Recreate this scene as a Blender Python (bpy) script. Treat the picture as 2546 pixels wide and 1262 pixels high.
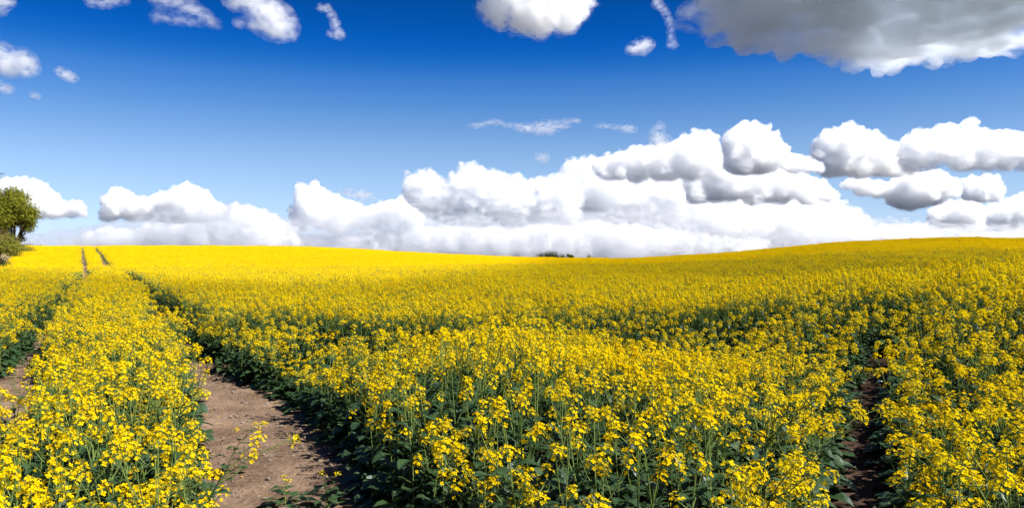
import bpy, math, random
import numpy as np
from mathutils import Vector, Matrix, Euler, noise
R = math.radians
for o in list(bpy.data.objects): bpy.data.objects.remove(o)
sc = bpy.context.scene
col = sc.collection

# ------------------------------------------------------------------ camera
CAM = Vector((0, 0, 1.75)); F = 2000.0; CX, CY = 1273.0, 631.0
cam = bpy.data.objects.new('camera', bpy.data.cameras.new('camera'))
cam.data.sensor_width = 36; cam.data.lens = 36 * F / 2546
cam.data.clip_start = 0.05; cam.data.clip_end = 60000
cam.location = CAM; cam.rotation_euler = (R(90), 0, 0)
col.objects.link(cam); sc.camera = cam

# ------------------------------------------------------------------ sky and sun
SUN_AZ, SUN_EL = 112.0, 50.0            # azimuth to the right of the view direction (+y)
SD = Vector((math.sin(R(SUN_AZ)) * math.cos(R(SUN_EL)), math.cos(R(SUN_AZ)) * math.cos(R(SUN_EL)), math.sin(R(SUN_EL))))
world = bpy.data.worlds.new('World'); sc.world = world; world.use_nodes = True
wn, wl = world.node_tree.nodes, world.node_tree.links
wn.clear()
sky = wn.new('ShaderNodeTexSky'); sky.sky_type = 'NISHITA'; sky.sun_disc = False
sky.sun_elevation = R(SUN_EL); sky.sun_rotation = R(SUN_AZ)
sky.air_density = 1.0; sky.dust_density = 0.3; sky.ozone_density = 3.0
# a polarised, deeply blue spring sky: the sky texture graded by height above the horizon
tcw = wn.new('ShaderNodeTexCoord'); sx = wn.new('ShaderNodeSeparateXYZ'); wl.new(tcw.outputs['Generated'], sx.inputs[0])
ramp = wn.new('ShaderNodeValToRGB'); ramp.color_ramp.interpolation = 'B_SPLINE'
el = ramp.color_ramp.elements
STOPS = [(0, (.85, 1.03, 1.9)), (.0255, (.83, .99, 1.56)), (.0653, (.80, .92, 1.27)), (.1147, (.74, .86, 1.10)), (.1632, (.46, .69, 1.03)),
         (.2107, (.15, .50, .98)), (.2339, (.035, .37, .92)), (.2566, (.008, .305, .88)), (.30, (.004, .235, .67)), (.36, (.01, .22, .62)), (1, (.2, .42, .8))]
for i, (p, c) in enumerate(STOPS):
    e_ = el[i] if i < 2 else el.new(p)
    e_.position = p; e_.color = (*[q * .5 for q in c], 1)
wl.new(sx.outputs['Z'], ramp.inputs[0])
mu = wn.new('ShaderNodeMix'); mu.data_type = 'RGBA'; mu.blend_type = 'MULTIPLY'; mu.inputs['Factor'].default_value = 1
bg = wn.new('ShaderNodeBackground'); bg.inputs['Strength'].default_value = 0.094      # the ramp holds halves
wo = wn.new('ShaderNodeOutputWorld')
wl.new(sky.outputs[0], mu.inputs['A']); wl.new(ramp.outputs[0], mu.inputs['B']); wl.new(mu.outputs['Result'], bg.inputs[0]); wl.new(bg.outputs[0], wo.inputs['Surface'])
sun = bpy.data.objects.new('sun', bpy.data.lights.new('sun', 'SUN'))
sun.data.energy = 5.0; sun.data.angle = R(0.53); sun.data.color = (1.0, 0.965, 0.905)
sun.rotation_euler = SD.to_track_quat('Z', 'Y').to_euler()
col.objects.link(sun)

sc.view_settings.view_transform = 'Standard'; sc.view_settings.look = 'None'
sc.view_settings.exposure = 1.38; sc.view_settings.gamma = 1.0
cy = sc.cycles
cy.max_bounces = 32; cy.diffuse_bounces = 4; cy.glossy_bounces = 2; cy.transmission_bounces = 4
cy.volume_bounces = 20; cy.transparent_max_bounces = 12
cy.use_denoising = True; cy.use_adaptive_sampling = True; cy.adaptive_threshold = 0.02
cy.caustics_reflective = False; cy.caustics_refractive = False

# ------------------------------------------------------------------ helpers
def px(x, y, d):
    """the world point that lies d metres ahead (along +y) in the direction of photo pixel x, y"""
    return Vector(((x - CX) / F * d, d, CAM.z + (CY - y) / F * d))

def tag(o, label=None, cat=None, group=None, kind=None):
    if label: o['label'] = label
    if cat: o['category'] = cat
    if group: o['group'] = group
    if kind: o['kind'] = kind
    return o

def empty(name, loc, rz=0):
    o = bpy.data.objects.new(name, None); o.location = loc; o.rotation_euler = (0, 0, rz)
    o.empty_display_size = 0.1; col.objects.link(o); return o

class MB:
    def __init__(s): s.v = []; s.f = []; s.m = []
    def add(s, vs, fs, mi=0):
        n = len(s.v); s.v.extend([tuple(p) for p in vs])
        for f in fs: s.f.append(tuple(i + n for i in f)); s.m.append(mi)
    def tube(s, pts, rads, k=5, mi=0, cap=True):
        n = len(s.v); pts = [Vector(p) for p in pts]
        for i, p in enumerate(pts):
            t = (pts[min(i + 1, len(pts) - 1)] - pts[max(i - 1, 0)]).normalized()
            a = t.cross(Vector((0.31, 0.95, 0.05))).normalized(); b = t.cross(a)
            for j in range(k):
                w = 2 * math.pi * j / k
                s.v.append(tuple(p + (a * math.cos(w) + b * math.sin(w)) * rads[i]))
        for i in range(len(pts) - 1):
            for j in range(k):
                s.f.append((n + i * k + j, n + i * k + (j + 1) % k, n + (i + 1) * k + (j + 1) % k, n + (i + 1) * k + j)); s.m.append(mi)
        if cap:
            s.f.append(tuple(n + j for j in range(k))); s.m.append(mi)
            s.f.append(tuple(n + (len(pts) - 1) * k + j for j in range(k))[::-1]); s.m.append(mi)
    def join(s, o, mat=None):
        n = len(s.v); s.v.extend(o.v); s.f.extend([tuple(i + n for i in f) for f in o.f]); s.m.extend(o.m)
    def mesh(s, name, mats, smooth=False):
        me = bpy.data.meshes.new(name); me.from_pydata(s.v, [], s.f)
        for m in mats: me.materials.append(m)
        me.polygons.foreach_set('material_index', np.array(s.m, dtype=np.int32))
        if smooth: me.polygons.foreach_set('use_smooth', np.ones(len(s.f), dtype=bool))
        me.update(); return me
    def obj(s, name, mats, parent=None, smooth=False):
        o = bpy.data.objects.new(name, s.mesh(name, mats, smooth)); col.objects.link(o)
        if parent: o.parent = parent
        return o

def nodes_of(name):
    m = bpy.data.materials.new(name); m.use_nodes = True
    n, l = m.node_tree.nodes, m.node_tree.links; n.clear()
    out = n.new('ShaderNodeOutputMaterial'); return m, n, l, out

def leafy(name, c1, c2, transl=0.3, rough=None, noise_scale=6.0, gloss=0.0):
    """thin plant tissue: diffuse + translucent, colour varied between c1 and c2 by instance and by noise"""
    m, n, l, out = nodes_of(name)
    oi = n.new('ShaderNodeObjectInfo'); geo = n.new('ShaderNodeNewGeometry')
    nz = n.new('ShaderNodeTexNoise'); nz.inputs['Scale'].default_value = noise_scale
    l.new(geo.outputs['Position'], nz.inputs['Vector'])
    ad = n.new('ShaderNodeMath'); ad.operation = 'ADD'
    l.new(oi.outputs['Random'], ad.inputs[0]); l.new(nz.outputs['Fac'], ad.inputs[1])
    mr = n.new('ShaderNodeMapRange'); mr.inputs['From Min'].default_value = 0.35; mr.inputs['From Max'].default_value = 1.65
    l.new(ad.outputs[0], mr.inputs['Value'])
    mx = n.new('ShaderNodeMix'); mx.data_type = 'RGBA'
    mx.inputs['A'].default_value = (*c1, 1); mx.inputs['B'].default_value = (*c2, 1)
    l.new(mr.outputs[0], mx.inputs['Factor'])
    d = n.new('ShaderNodeBsdfDiffuse'); t = n.new('ShaderNodeBsdfTranslucent')
    l.new(mx.outputs['Result'], d.inputs['Color']); l.new(mx.outputs['Result'], t.inputs['Color'])
    ms = n.new('ShaderNodeMixShader'); ms.inputs[0].default_value = transl
    l.new(d.outputs[0], ms.inputs[1]); l.new(t.outputs[0], ms.inputs[2])
    last = ms
    if gloss:
        g = n.new('ShaderNodeBsdfGlossy'); g.inputs['Roughness'].default_value = 0.45
        g.inputs['Color'].default_value = (0.9, 0.95, 1, 1)
        m2 = n.new('ShaderNodeMixShader'); m2.inputs[0].default_value = gloss
        l.new(ms.outputs[0], m2.inputs[1]); l.new(g.outputs[0], m2.inputs[2]); last = m2
    l.new(last.outputs[0], out.inputs['Surface'])
    return m

M_PETAL = leafy('petal_yellow', (0.90, 0.575, 0.002), (0.94, 0.72, 0.005), 0.42, noise_scale=45)
M_BUD = leafy('bud_green_yellow', (0.30, 0.30, 0.02), (0.45, 0.42, 0.03), 0.2)
M_STEM = leafy('stem_green', (0.10, 0.16, 0.035), (0.20, 0.25, 0.07), 0.0)
M_LEAF = leafy('leaf_green', (0.018, 0.050, 0.014), (0.046, 0.090, 0.024), 0.25, gloss=0.05)

# ------------------------------------------------------------------ terrain
def sstep(a, b, x):
    t = np.clip((x - a) / (b - a), 0, 1); return t * t * (3 - 2 * t)
def interp_s(x, xs, ys, w):
    return sum(np.interp(x + k * w, xs, ys) for k in (-1, -.5, 0, .5, 1)) / 5
def ground_z(x, y):
    x = np.asarray(x, float); y = np.asarray(y, float)
    # the long hill on the left, crest about 150 m away
    hl = interp_s(x * 150 / np.maximum(y, 60), [-260, -92, -65, -35, -20, -2, 5, 60, 200], [1.5, 2.17, 2.25, 2.05, 1.1, .2, -.1, -.2, -.2], 8)
    pl = sstep(60, 150, y) * (1 - 0.0 * y) 
    # the nearer swell on the right, crest about 90 m away
    hr = interp_s(x * 90 / np.maximum(y, 30), [-5, 8, 14.7, 19.2, 26.9, 35.9, 46, 50.7, 57, 90, 200], [0, .1, .28, .5, 1.08, 2.0, 2.5, 2.62, 2.5, 2.2, 1.6], 3)
    pr = sstep(30, 92, y)
    fall_r = sstep(92, 160, y)
    z = hl * pl + hr * pr * (1 - fall_r)
    z = z - 0.28 * np.exp(-((y - 66) / 13) ** 2) * sstep(-4, -14, x)
    z = z - 0.45 * np.exp(-((y - 36) / 11) ** 2) * sstep(2, 12, x)
    z = z + 0.66 * sstep(1.5, 8.5, x) * sstep(3, 9, y) * (1 - sstep(13, 25, y))
    z = z - 0.0125 * np.maximum(y - 172, 0) - 0.02 * np.maximum(-y - 20, 0)
    return z

# wheel tracks: (y, left edge x, right edge x)
TR_Y = [-4, 0, 3.2, 5.5, 7.5, 9.5, 11.3, 13, 39, 130, 200]
TR_L = [1.7, .15, -1.14, -2.1, -2.95, -3.8, -4.6, -5.5, -18.95, -67.6, -105]
TR_R = [2.7, 1.25, .16, -.97, -1.7, -2.62, -4.0, -5.0, -18.05, -67.0, -104.4]
def tl(y, k):  # second track of the pair, to its left
    off = np.interp(y, [0, 11, 39, 130, 200], [-2.7, -2.6, -2.05, -2.15, -2.2])
    return np.interp(y, TR_Y, TR_L if k == 0 else TR_R) + off
GAP = [(-4.7, 12.6, .15), (-3.6, 12.1, .25), (-2.5, 11.5, .5), (0, 11.1, .55), (1.6, 11.2, .45), (2.4, 11.0, .22), (4.2, 11.3, .3), (5.0, 10.6, .25), (4.2, 9.2, .22), (3.2, 7.4, .15), (2.42, 5.6, .17), (1.85, 4.3, .16), (1.42, 3.4, .15), (1.0, 2.4, .15), (.7, 1.6, .2)]
HILLTRACK = None
def seg_dist(x, y, pts):
    best = np.full(np.shape(x), 1e9)
    for (x0, y0, w0), (x1, y1, w1) in zip(pts[:-1], pts[1:]):
        dx, dy = x1 - x0, y1 - y0
        t = np.clip(((x - x0) * dx + (y - y0) * dy) / (dx * dx + dy * dy), 0, 1)
        best = np.minimum(best, np.hypot(x - x0 - t * dx, y - y0 - t * dy) - (w0 + (w1 - w0) * t))
    return best
def gap_dist(x, y):
    """metres to the nearest bare track; negative inside it"""
    out = np.full(np.shape(x), 1e9)
    for k in (0, 1):
        a = np.interp(y, TR_Y, TR_L) if k == 0 else tl(y, 0)
        b = np.interp(y, TR_Y, TR_R) if k == 0 else tl(y, 1)
        if k == 1: a = a + .05 - .3 * sstep(5, 8, y) * (1 - sstep(9.5, 11.5, y)) + .06 * sstep(9.5, 12, y) * (1 - sstep(26, 34, y)); b = b - .05 - .02 * sstep(9.5, 12, y) * (1 - sstep(26, 34, y))
        out = np.minimum(out, (np.abs(x - (a + b) / 2) - (b - a) / 2) * 0.88)
    return np.minimum(out, seg_dist(x, y, GAP))

def grid_sheet(name, xs, ys, zf, mat):
    X, Y = np.meshgrid(xs, ys); Z = zf(X, Y)
    V = np.stack([X, Y, Z], -1).reshape(-1, 3); w = len(xs)
    fs = [(j * w + i, j * w + i + 1, (j + 1) * w + i + 1, (j + 1) * w + i) for j in range(len(ys) - 1) for i in range(w - 1)]
    me = bpy.data.meshes.new(name); me.from_pydata(V.tolist(), [], fs); me.materials.append(mat)
    me.polygons.foreach_set('use_smooth', np.ones(len(fs), dtype=bool)); me.update()
    o = bpy.data.objects.new(name, me); col.objects.link(o); return o

def soil(name, c1, c2, scale, bump):
    m, n, l, out = nodes_of(name)
    tc = n.new('ShaderNodeTexCoord')
    def nz(s, det=8, rough=.6):
        a = n.new('ShaderNodeTexNoise'); a.inputs['Scale'].default_value = s; a.inputs['Detail'].default_value = det
        a.inputs['Roughness'].default_value = rough; l.new(tc.outputs['Object'], a.inputs['Vector']); return a
    a, b, c = nz(scale), nz(scale * 9, 6), nz(scale * 0.35, 3)
    mx = n.new('ShaderNodeMix'); mx.data_type = 'RGBA'
    mx.inputs['A'].default_value = (*c1, 1); mx.inputs['B'].default_value = (*c2, 1)
    s1 = n.new('ShaderNodeMath'); s1.operation = 'MULTIPLY_ADD'; s1.inputs[1].default_value = .5
    l.new(b.outputs['Fac'], s1.inputs[0]); l.new(a.outputs['Fac'], s1.inputs[2])
    s2 = n.new('ShaderNodeMath'); s2.operation = 'MULTIPLY_ADD'; s2.inputs[1].default_value = .6
    l.new(c.outputs['Fac'], s2.inputs[0]); l.new(s1.outputs[0], s2.inputs[2])
    mr = n.new('ShaderNodeMapRange'); mr.inputs['From Min'].default_value = .75; mr.inputs['From Max'].default_value = 1.4
    l.new(s2.outputs[0], mr.inputs['Value']); l.new(mr.outputs[0], mx.inputs['Factor'])
    d = n.new('ShaderNodeBsdfDiffuse'); l.new(mx.outputs['Result'], d.inputs['Color'])
    bp = n.new('ShaderNodeBump'); bp.inputs['Strength'].default_value = .9; bp.inputs['Distance'].default_value = bump
    l.new(s1.outputs[0], bp.inputs['Height']); l.new(bp.outputs[0], d.inputs['Normal'])
    l.new(d.outputs[0], out.inputs['Surface']); return m
M_GROUND = soil('field_soil', (.035, .030, .014), (.075, .055, .030), 1.3, .03)
M_PATH = soil('trodden_soil', (.080, .050, .033), (.325, .222, .152), 2.1, .07)
M_SHADE_SOIL = soil('shade_darkened_soil', (.045, .028, .020), (.105, .066, .046), 2.2, .05)  # narrow track: shade of the overhanging crop is put into this darker soil colour

ys = np.concatenate([np.arange(-40, 0, 4), np.arange(0, 20, .5), np.arange(20, 200, 2.5), [210, 230, 260, 300, 400, 600, 1000, 2000, 5000]])
xs = np.concatenate([[-5000, -2000, -1000, -600, -400, -300, -240, -200], np.arange(-180, -20, 4), np.arange(-20, 20, .5), np.arange(20, 140, 4), [160, 200, 260, 400, 700, 1500, 5000]])
tag(grid_sheet('ground', xs, ys, ground_z, M_GROUND), kind='structure')
def rut(x, y):
    return ground_z(x, y)
def strip(name, pts, nacross=9, mat=None):
    """trodden earth following (x, y, half width), a few millimetres above the ground, with a slightly ragged surface"""
    P = []; rng = np.random.default_rng(4)
    for (x0, y0, w0), (x1, y1, w1) in zip(pts[:-1], pts[1:]):
        k = max(2, int(math.hypot(x1 - x0, y1 - y0) / .12)) if y0 < 20 else max(2, int((y1 - y0) / 2))
        for i in range(k): t = i / k; P.append((x0 + (x1 - x0) * t, y0 + (y1 - y0) * t, w0 + (w1 - w0) * t))
    P.append(pts[-1]); V = []; fs = []
    for i, (x, y, w) in enumerate(P):
        a = P[max(i - 1, 0)]; b = P[min(i + 1, len(P) - 1)]
        dx, dy = b[0] - a[0], b[1] - a[1]; L = math.hypot(dx, dy) or 1
        nx, ny = dy / L, -dx / L
        for j in range(nacross):
            u = (j / (nacross - 1) * 2 - 1) * (w + .25)
            X, Y = x + nx * u, y + ny * u
            nzv = noise.fractal(Vector((X * 3.1, Y * 4.6, 0)), .9, 2.1, 4) if y < 25 else 0
            V.append((X, Y, float(ground_z(X, Y)) + .014 + .026 * max(-.5, nzv)))
    for i in range(len(P) - 1):
        for j in range(nacross - 1):
            q = i * nacross + j; fs.append((q, q + 1, q + 1 + nacross, q + nacross))
    me = bpy.data.meshes.new(name); me.from_pydata(V, [], fs); me.materials.append(mat or M_PATH)
    me.polygons.foreach_set('use_smooth', np.ones(len(fs), dtype=bool)); me.update()
    o = bpy.data.objects.new(name, me); col.objects.link(o); tag(o, kind='structure'); return o
YY = [-3, 0, 1.6, 3.2, 4.4, 5.5, 6.5, 7.5, 8.5, 9.5, 10.4, 11.3, 13, 20, 30, 39, 60, 90, 130, 160]
strip('path', [((np.interp(y, TR_Y, TR_L) + np.interp(y, TR_Y, TR_R)) / 2, y, (np.interp(y, TR_Y, TR_R) - np.interp(y, TR_Y, TR_L)) / 2 * .9) for y in YY], 17)
strip('path', [((tl(y, 0) + tl(y, 1)) / 2, y, (tl(y, 1) - tl(y, 0)) / 2 * .9) for y in YY], 13)
strip('path', GAP[::-1], 11, M_SHADE_SOIL)

# ------------------------------------------------------------------ oilseed rape plants
def flower(mb, c, ax, r, rng):
    ax = ax.normalized(); u = ax.orthogonal().normalized(); w = ax.cross(u)
    a0 = rng.uniform(0, 1.57); cup = rng.uniform(.15, .55)
    for k in range(4):
        a = a0 + k * math.pi / 2 + rng.uniform(-.12, .12)
        e = u * math.cos(a) + w * math.sin(a); s = ax.cross(e)
        rr = r * rng.uniform(.88, 1.1); cp = cup + rng.uniform(-.1, .15)
        P = lambda t, b, h: c + e * (t * rr) + s * (b * rr) + ax * (h * rr)
        mb.add([P(.04, 0, 0), P(.5, -.36, cp * .55), P(.5, .36, cp * .55), P(.88, -.40, cp * .8), P(.88, .40, cp * .8), P(1.04, 0, cp * .72)],
               [(0, 2, 1), (1, 2, 4, 5, 3)], 0)

def bud(mb, p, d, L, rad, mi):
    u = d.orthogonal().normalized(); w = d.cross(u); m = p + d * (L * .45)
    mb.add([p, m + u * rad, m + w * rad, m - u * rad, m - w * rad, p + d * L],
           [(0, 2, 1), (0, 3, 2), (0, 4, 3), (0, 1, 4), (5, 1, 2), (5, 2, 3), (5, 3, 4), (5, 4, 1)], mi)

def raceme(rng, top, ax, size):
    """one flower head: bud cluster on top, open four-petalled flowers round it; materials 0 petal, 1 bud, 2 stem"""
    mb = MB(); ax = ax.normalized(); u = ax.orthogonal().normalized(); w = ax.cross(u)
    for i in range(int(9 * size)):
        a = rng.uniform(0, 6.28); sp = rng.uniform(.1, .9)
        d = (ax + (u * math.cos(a) + w * math.sin(a)) * sp).normalized()
        bud(mb, top + d * rng.uniform(.003, .012), d, rng.uniform(.006, .010), .0022, 1)
    n = int(rng.uniform(11, 19) * size); L = .055 * size; ang = rng.uniform(0, 6)
    for i in range(n):
        t = (i + .5) / n; ang += 2.39996
        rad = u * math.cos(ang) + w * math.sin(ang)
        base = top - ax * (L * t ** 1.2)
        up = .95 - .85 * t + rng.uniform(-.2, .2)
        d = (rad + ax * up).normalized()
        c = base + d * rng.uniform(.018, .037) * (0.7 + .5 * t)
        s = base.lerp(c, .5); k = d.orthogonal() * .0009
        mb.add([base - k, base + k, c + k, c - k], [(0, 1, 2, 3)], 2)
        nrm = (d + Vector((0, 0, .55)) + Vector((rng.uniform(-.5, .5), rng.uniform(-.5, .5), rng.uniform(-.3, .3)))).normalized()
        flower(mb, c, nrm, rng.uniform(.0096, .0130), rng)
    return mb

def leaf(mb, base, d, up, L, W, droop, rng, mi=0):
    """a lobed rape leaf, folded along the midrib and drooping"""
    side = d.cross(up).normalized(); pts = []; n = 5
    for i in range(n + 1):
        t = i / n
        p = base + d * (L * t) + up * (L * (.25 * t - droop * t * t))
        wd = W * [.16, .34, .42, 1.0, .82, .04][i] * rng.uniform(.85, 1.15)
        pts.append((p, wd))
    vs = []
    for p, wd in pts:
        lift = up * (wd * rng.uniform(.15, .5))
        vs += [p - side * wd + lift, p, p + side * wd + lift]
    fs = []
    for i in range(n):
        a = 3 * i; fs += [(a, a + 1, a + 4, a + 3), (a + 1, a + 2, a + 5, a + 4)]
    mb.add(vs, fs, mi)

def make_plant(seed, h=1.0, nb=5, spread=.17, nleaf=11, lean=0.0, flowers=1.0, pod=1):
    """returns stem, foliage and a list of flower heads as mesh builders"""
    rng = random.Random(seed); stem = MB(); fol = MB(); heads = []
    Z = Vector((0, 0, 1)); la = rng.uniform(0, 6.28)
    bend = Vector((math.cos(la), math.sin(la), 0)) * rng.uniform(.02, .09) + Vector((lean, 0, 0))
    def axis(t): return Vector((bend.x * t * t, bend.y * t * t, h * t * (1 - .12 * lean * t)))
    ax_pts = [axis(t) for t in (0, .2, .4, .6, .8, 1)]
    stem.tube(ax_pts, [.0058, .0054, .0048, .004, .003, .002], 5, 0)
    def pods(p, d, n):
        for i in range(n * pod):
            a = rng.uniform(0, 6.28); o = (d.orthogonal().normalized() * math.cos(a) + d.cross(d.orthogonal().normalized()) * math.sin(a))
            q = p - d * rng.uniform(.05, .13 + .06 * pod); e = q + (o + d * .8).normalized() * rng.uniform(.02, .05)
            stem.tube([q, e], [.0007, .0012], 3, 0, False)
    top = ax_pts[-1]; tdir = (ax_pts[-1] - ax_pts[-2]).normalized()
    heads.append(raceme(rng, top, tdir, 1.15 * flowers)); pods(top, tdir, 7)
    a = rng.uniform(0, 6.28)
    for i in range(nb):
        t0 = rng.uniform(.42, .82); a += 2.4 + rng.uniform(-.4, .4)
        p0 = axis(t0); out = Vector((math.cos(a), math.sin(a), 0)); reach = spread * rng.uniform(.5, 1.25)
        zt = h * rng.uniform(.76, 1.0); zt = max(zt, p0.z + .10)
        p3 = p0 + out * reach + Vector((bend.x * .3, bend.y * .3, zt - p0.z))
        p1 = p0 + out * reach * .45 + Z * ((zt - p0.z) * .30); p2 = p0 + out * reach * .82 + Z * ((zt - p0.z) * .68)
        stem.tube([p0, p1, p2, p3], [.0036, .003, .0025, .0017], 4, 0, False)
        d = (p3 - p2).normalized()
        heads.append(raceme(rng, p3, d, rng.uniform(.7, 1.05) * flowers)); pods(p3, d, 5)
        leaf(fol, p0, (out + Z * .5).normalized(), (Z - out * .5).normalized(), rng.uniform(.06, .11), rng.uniform(.012, .02), rng.uniform(.1, .5), rng)
    for i in range(nleaf):
        t = .04 + .62 * (i / max(nleaf - 1, 1)) ** 1.25; a += 2.4 + rng.uniform(-.3, .3)
        out = Vector((math.cos(a), math.sin(a), 0)); size = (1 - .62 * t) * rng.uniform(.8, 1.2)
        p0 = axis(t)
        if i < nleaf * .6:
            e = p0 + (out + Z * .55).normalized() * .07 * size; stem.tube([p0, e], [.0028, .002], 3, 0, False)
        else: e = p0
        leaf(fol, e, (out * 1.0 + Z * rng.uniform(.05, .5)).normalized(), (Z - out * .2).normalized(), .20 * size, .062 * size, rng.uniform(.35, .85), rng)
    return stem, fol, heads

MATS_HEAD = [M_PETAL, M_BUD, M_STEM]
SPECS = [dict(h=1.00, nb=7, spread=.18, nleaf=13), dict(h=1.04, nb=6, spread=.16, nleaf=12), dict(h=.96, nb=8, spread=.21, nleaf=14),
         dict(h=1.0, nb=5, spread=.15, nleaf=11), dict(h=.93, nb=7, spread=.22, nleaf=13), dict(h=1.02, nb=7, spread=.18, nleaf=12),
         dict(h=1.05, nb=6, spread=.17, nleaf=12, flowers=.6, pod=3), dict(h=.98, nb=6, spread=.22, nleaf=12, flowers=.75, pod=2, lean=.12),
         dict(h=.62, nb=2, spread=.14, nleaf=14, flowers=.7), dict(h=.5, nb=1, spread=.12, nleaf=15, flowers=.6), dict(h=.72, nb=3, spread=.16, nleaf=14, flowers=.8),
         dict(h=.9, nb=5, spread=.2, nleaf=11, lean=.35), dict(h=.92, nb=4, spread=.18, nleaf=11, lean=.55),
         dict(h=.98, nb=2, spread=.14, nleaf=18), dict(h=.88, nb=3, spread=.16, nleaf=18, flowers=.8), dict(h=.92, nb=1, spread=.12, nleaf=17)]
NT, LOW0, LEAN0 = 8, 8, 11
PLANTS = [make_plant(100 + i, **s) for i, s in enumerate(SPECS)]

def hidden_collection(name): return bpy.data.collections.new(name)
C_NEAR = hidden_collection('crop_sources_near'); C_FAR = hidden_collection('crop_sources_far')
for i, (st, fo, hd) in enumerate(PLANTS):
    mb = MB()
    for part, off in ((st, 2), (fo, 3)):
        n = len(mb.v); mb.v.extend(part.v); mb.f.extend([tuple(q + n for q in f) for f in part.f]); mb.m.extend([off] * len(part.f))
    for hh in hd: mb.join(hh)
    o = bpy.data.objects.new('src_%02d' % i, mb.mesh('rape_plant_full', [M_PETAL, M_BUD, M_STEM, M_LEAF])); C_NEAR.objects.link(o)
for i in range(5):     # coarser clumps for the far hillsides
    rng = random.Random(900 + i); mb = MB()
    for k in range(24):
        c = Vector((rng.uniform(-.32, .32), rng.uniform(-.32, .32), rng.uniform(.80, 1.06)))
        for q in range(15):
            p = c + Vector((rng.gauss(0, .026), rng.gauss(0, .022), rng.gauss(-.012, .025)))
            nrm = Vector((rng.gauss(0, .7), rng.gauss(0, .7), rng.uniform(.2, 1))).normalized(); u = nrm.orthogonal().normalized() * rng.uniform(.012, .017); w = nrm.cross(u)
            mb.add([p - u, p - w, p + u, p + w], [(0, 1, 2, 3)], 0)
        mb.tube([c, c + Vector((rng.uniform(-.05, .05), rng.uniform(-.05, .05), -.6))], [.003, .004], 3, 2, False)
    for k in range(24):
        p = Vector((rng.uniform(-.33, .33), rng.uniform(-.33, .33), rng.uniform(.12, .72)))
        nrm = Vector((rng.gauss(0, .7), rng.gauss(0, .7), rng.uniform(.1, 1))).normalized(); u = nrm.orthogonal().normalized() * rng.uniform(.04, .09); w = nrm.cross(u) * .5
        mb.add([p - u, p - w, p + u, p + w], [(0, 1, 2, 3)], 3)
    o = bpy.data.objects.new('far_%02d' % i, mb.mesh('rape_clump', [M_PETAL, M_BUD, M_STEM, M_LEAF])); C_FAR.objects.link(o)

def field(x, y, s, seed):  # smooth 2-D noise on arrays, -1..1
    r = np.random.default_rng(seed); t = np.zeros(np.shape(x)); 
    for k in range(6):
        a = r.uniform(0, 6.28); f = s * r.uniform(.6, 1.7); t = t + np.sin((x * math.cos(a) + y * math.sin(a)) * f + r.uniform(0, 6.28))
    return t / 2.6

rng = np.random.default_rng(11)
def jgrid(x0, x1, y0, y1, s):
    X, Y = np.meshgrid(np.arange(x0, x1, s), np.arange(y0, y1, s))
    X = X.ravel() + rng.uniform(-.45, .45, X.size) * s; Y = Y.ravel() + rng.uniform(-.45, .45, Y.size) * s
    return X, Y
def in_wedge(X, Y, m): return np.abs(X) < .645 * Y + m
pts = []
for (y0, y1, s) in ((.6, 16, .25), (16, 32, .25), (32, 62, .28)):
    X, Y = jgrid(-.7 * y1 - 3, .7 * y1 + 3, y0, y1, s)
    k = in_wedge(X, Y, 1.6 if y0 < 30 else 1) & ~((np.abs(X) < 1.3) & (Y < 1.7)); pts.append((X[k], Y[k]))
Xe, Ye = jgrid(-13, 9, 2, 15, .17); ge = gap_dist(Xe, Ye); ke = (ge > .07) & (ge < .42) & in_wedge(Xe, Ye, 1.0)   # leafy fringe along the tracks
pts.append((Xe[ke], Ye[ke])); n_fringe = int(ke.sum())
X = np.concatenate([p[0] for p in pts]); Y = np.concatenate([p[1] for p in pts])
gd = gap_dist(X, Y)
keep = gd > rng.uniform(.0, .12, X.size)
fringe = np.zeros(X.size, bool); fringe[-n_fringe:] = True
X, Y, gd, fringe = X[keep], Y[keep], gd[keep], fringe[keep]
n = X.size
low = fringe | (gd < .42) & (rng.uniform(0, 1, n) < np.where(Y < 16, .55, .3)) & (Y < 40)
idx = rng.integers(0, NT, n)
idx = np.where(low, LOW0 + rng.integers(0, 3, n), idx)
tcx = (np.interp(Y, TR_Y, TR_L) + np.interp(Y, TR_Y, TR_R)) / 2; pathd = X - np.interp(Y, TR_Y, TR_R)
low = low | ((Y > 8.8) & (Y < 12.8) & (pathd > 0) & (pathd < 1.7) & (rng.uniform(0, 1, n) < .8))
idx = np.where(low & (idx < NT), LOW0 + rng.integers(0, 3, n), idx); idx = np.where(fringe, LOW0 + rng.integers(0, 2, n), idx)
sparse = ~low & (rng.uniform(0, 1, n) < np.where((pathd > 0) & (pathd < 1.5) & (Y < 10), .8, np.where((gd < .7) & (Y < 15), .45, .08)))
idx = np.where(sparse, LEAN0 + 2 + rng.integers(0, 3, n), idx)
lean = (~low) & ~sparse & (gd < .45) & (rng.uniform(0, 1, n) < np.where(X > 1, .6, .12)) & (Y < 14)
idx = np.where(lean, LEAN0 + rng.integers(0, 2, n), idx)
e = .05
gx = (gap_dist(X + e, Y) - gd) / e; gy = (gap_dist(X, Y + e) - gd) / e
rz = rng.uniform(0, 6.283, n)
rz = np.where(lean, np.arctan2(-gy, -gx) + rng.normal(0, .5, n), rz)
hh = .95 + np.where(Y < 13, .085, .05) * field(X, Y, 1.1, 3) + .05 * field(X, Y, .25, 5) + rng.normal(0, .05, n)
hh = np.clip(hh, .75, 1.15); hh = np.where((rng.uniform(0, 1, n) < .05) & ~low, hh + rng.uniform(.06, .2, n), hh)
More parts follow.
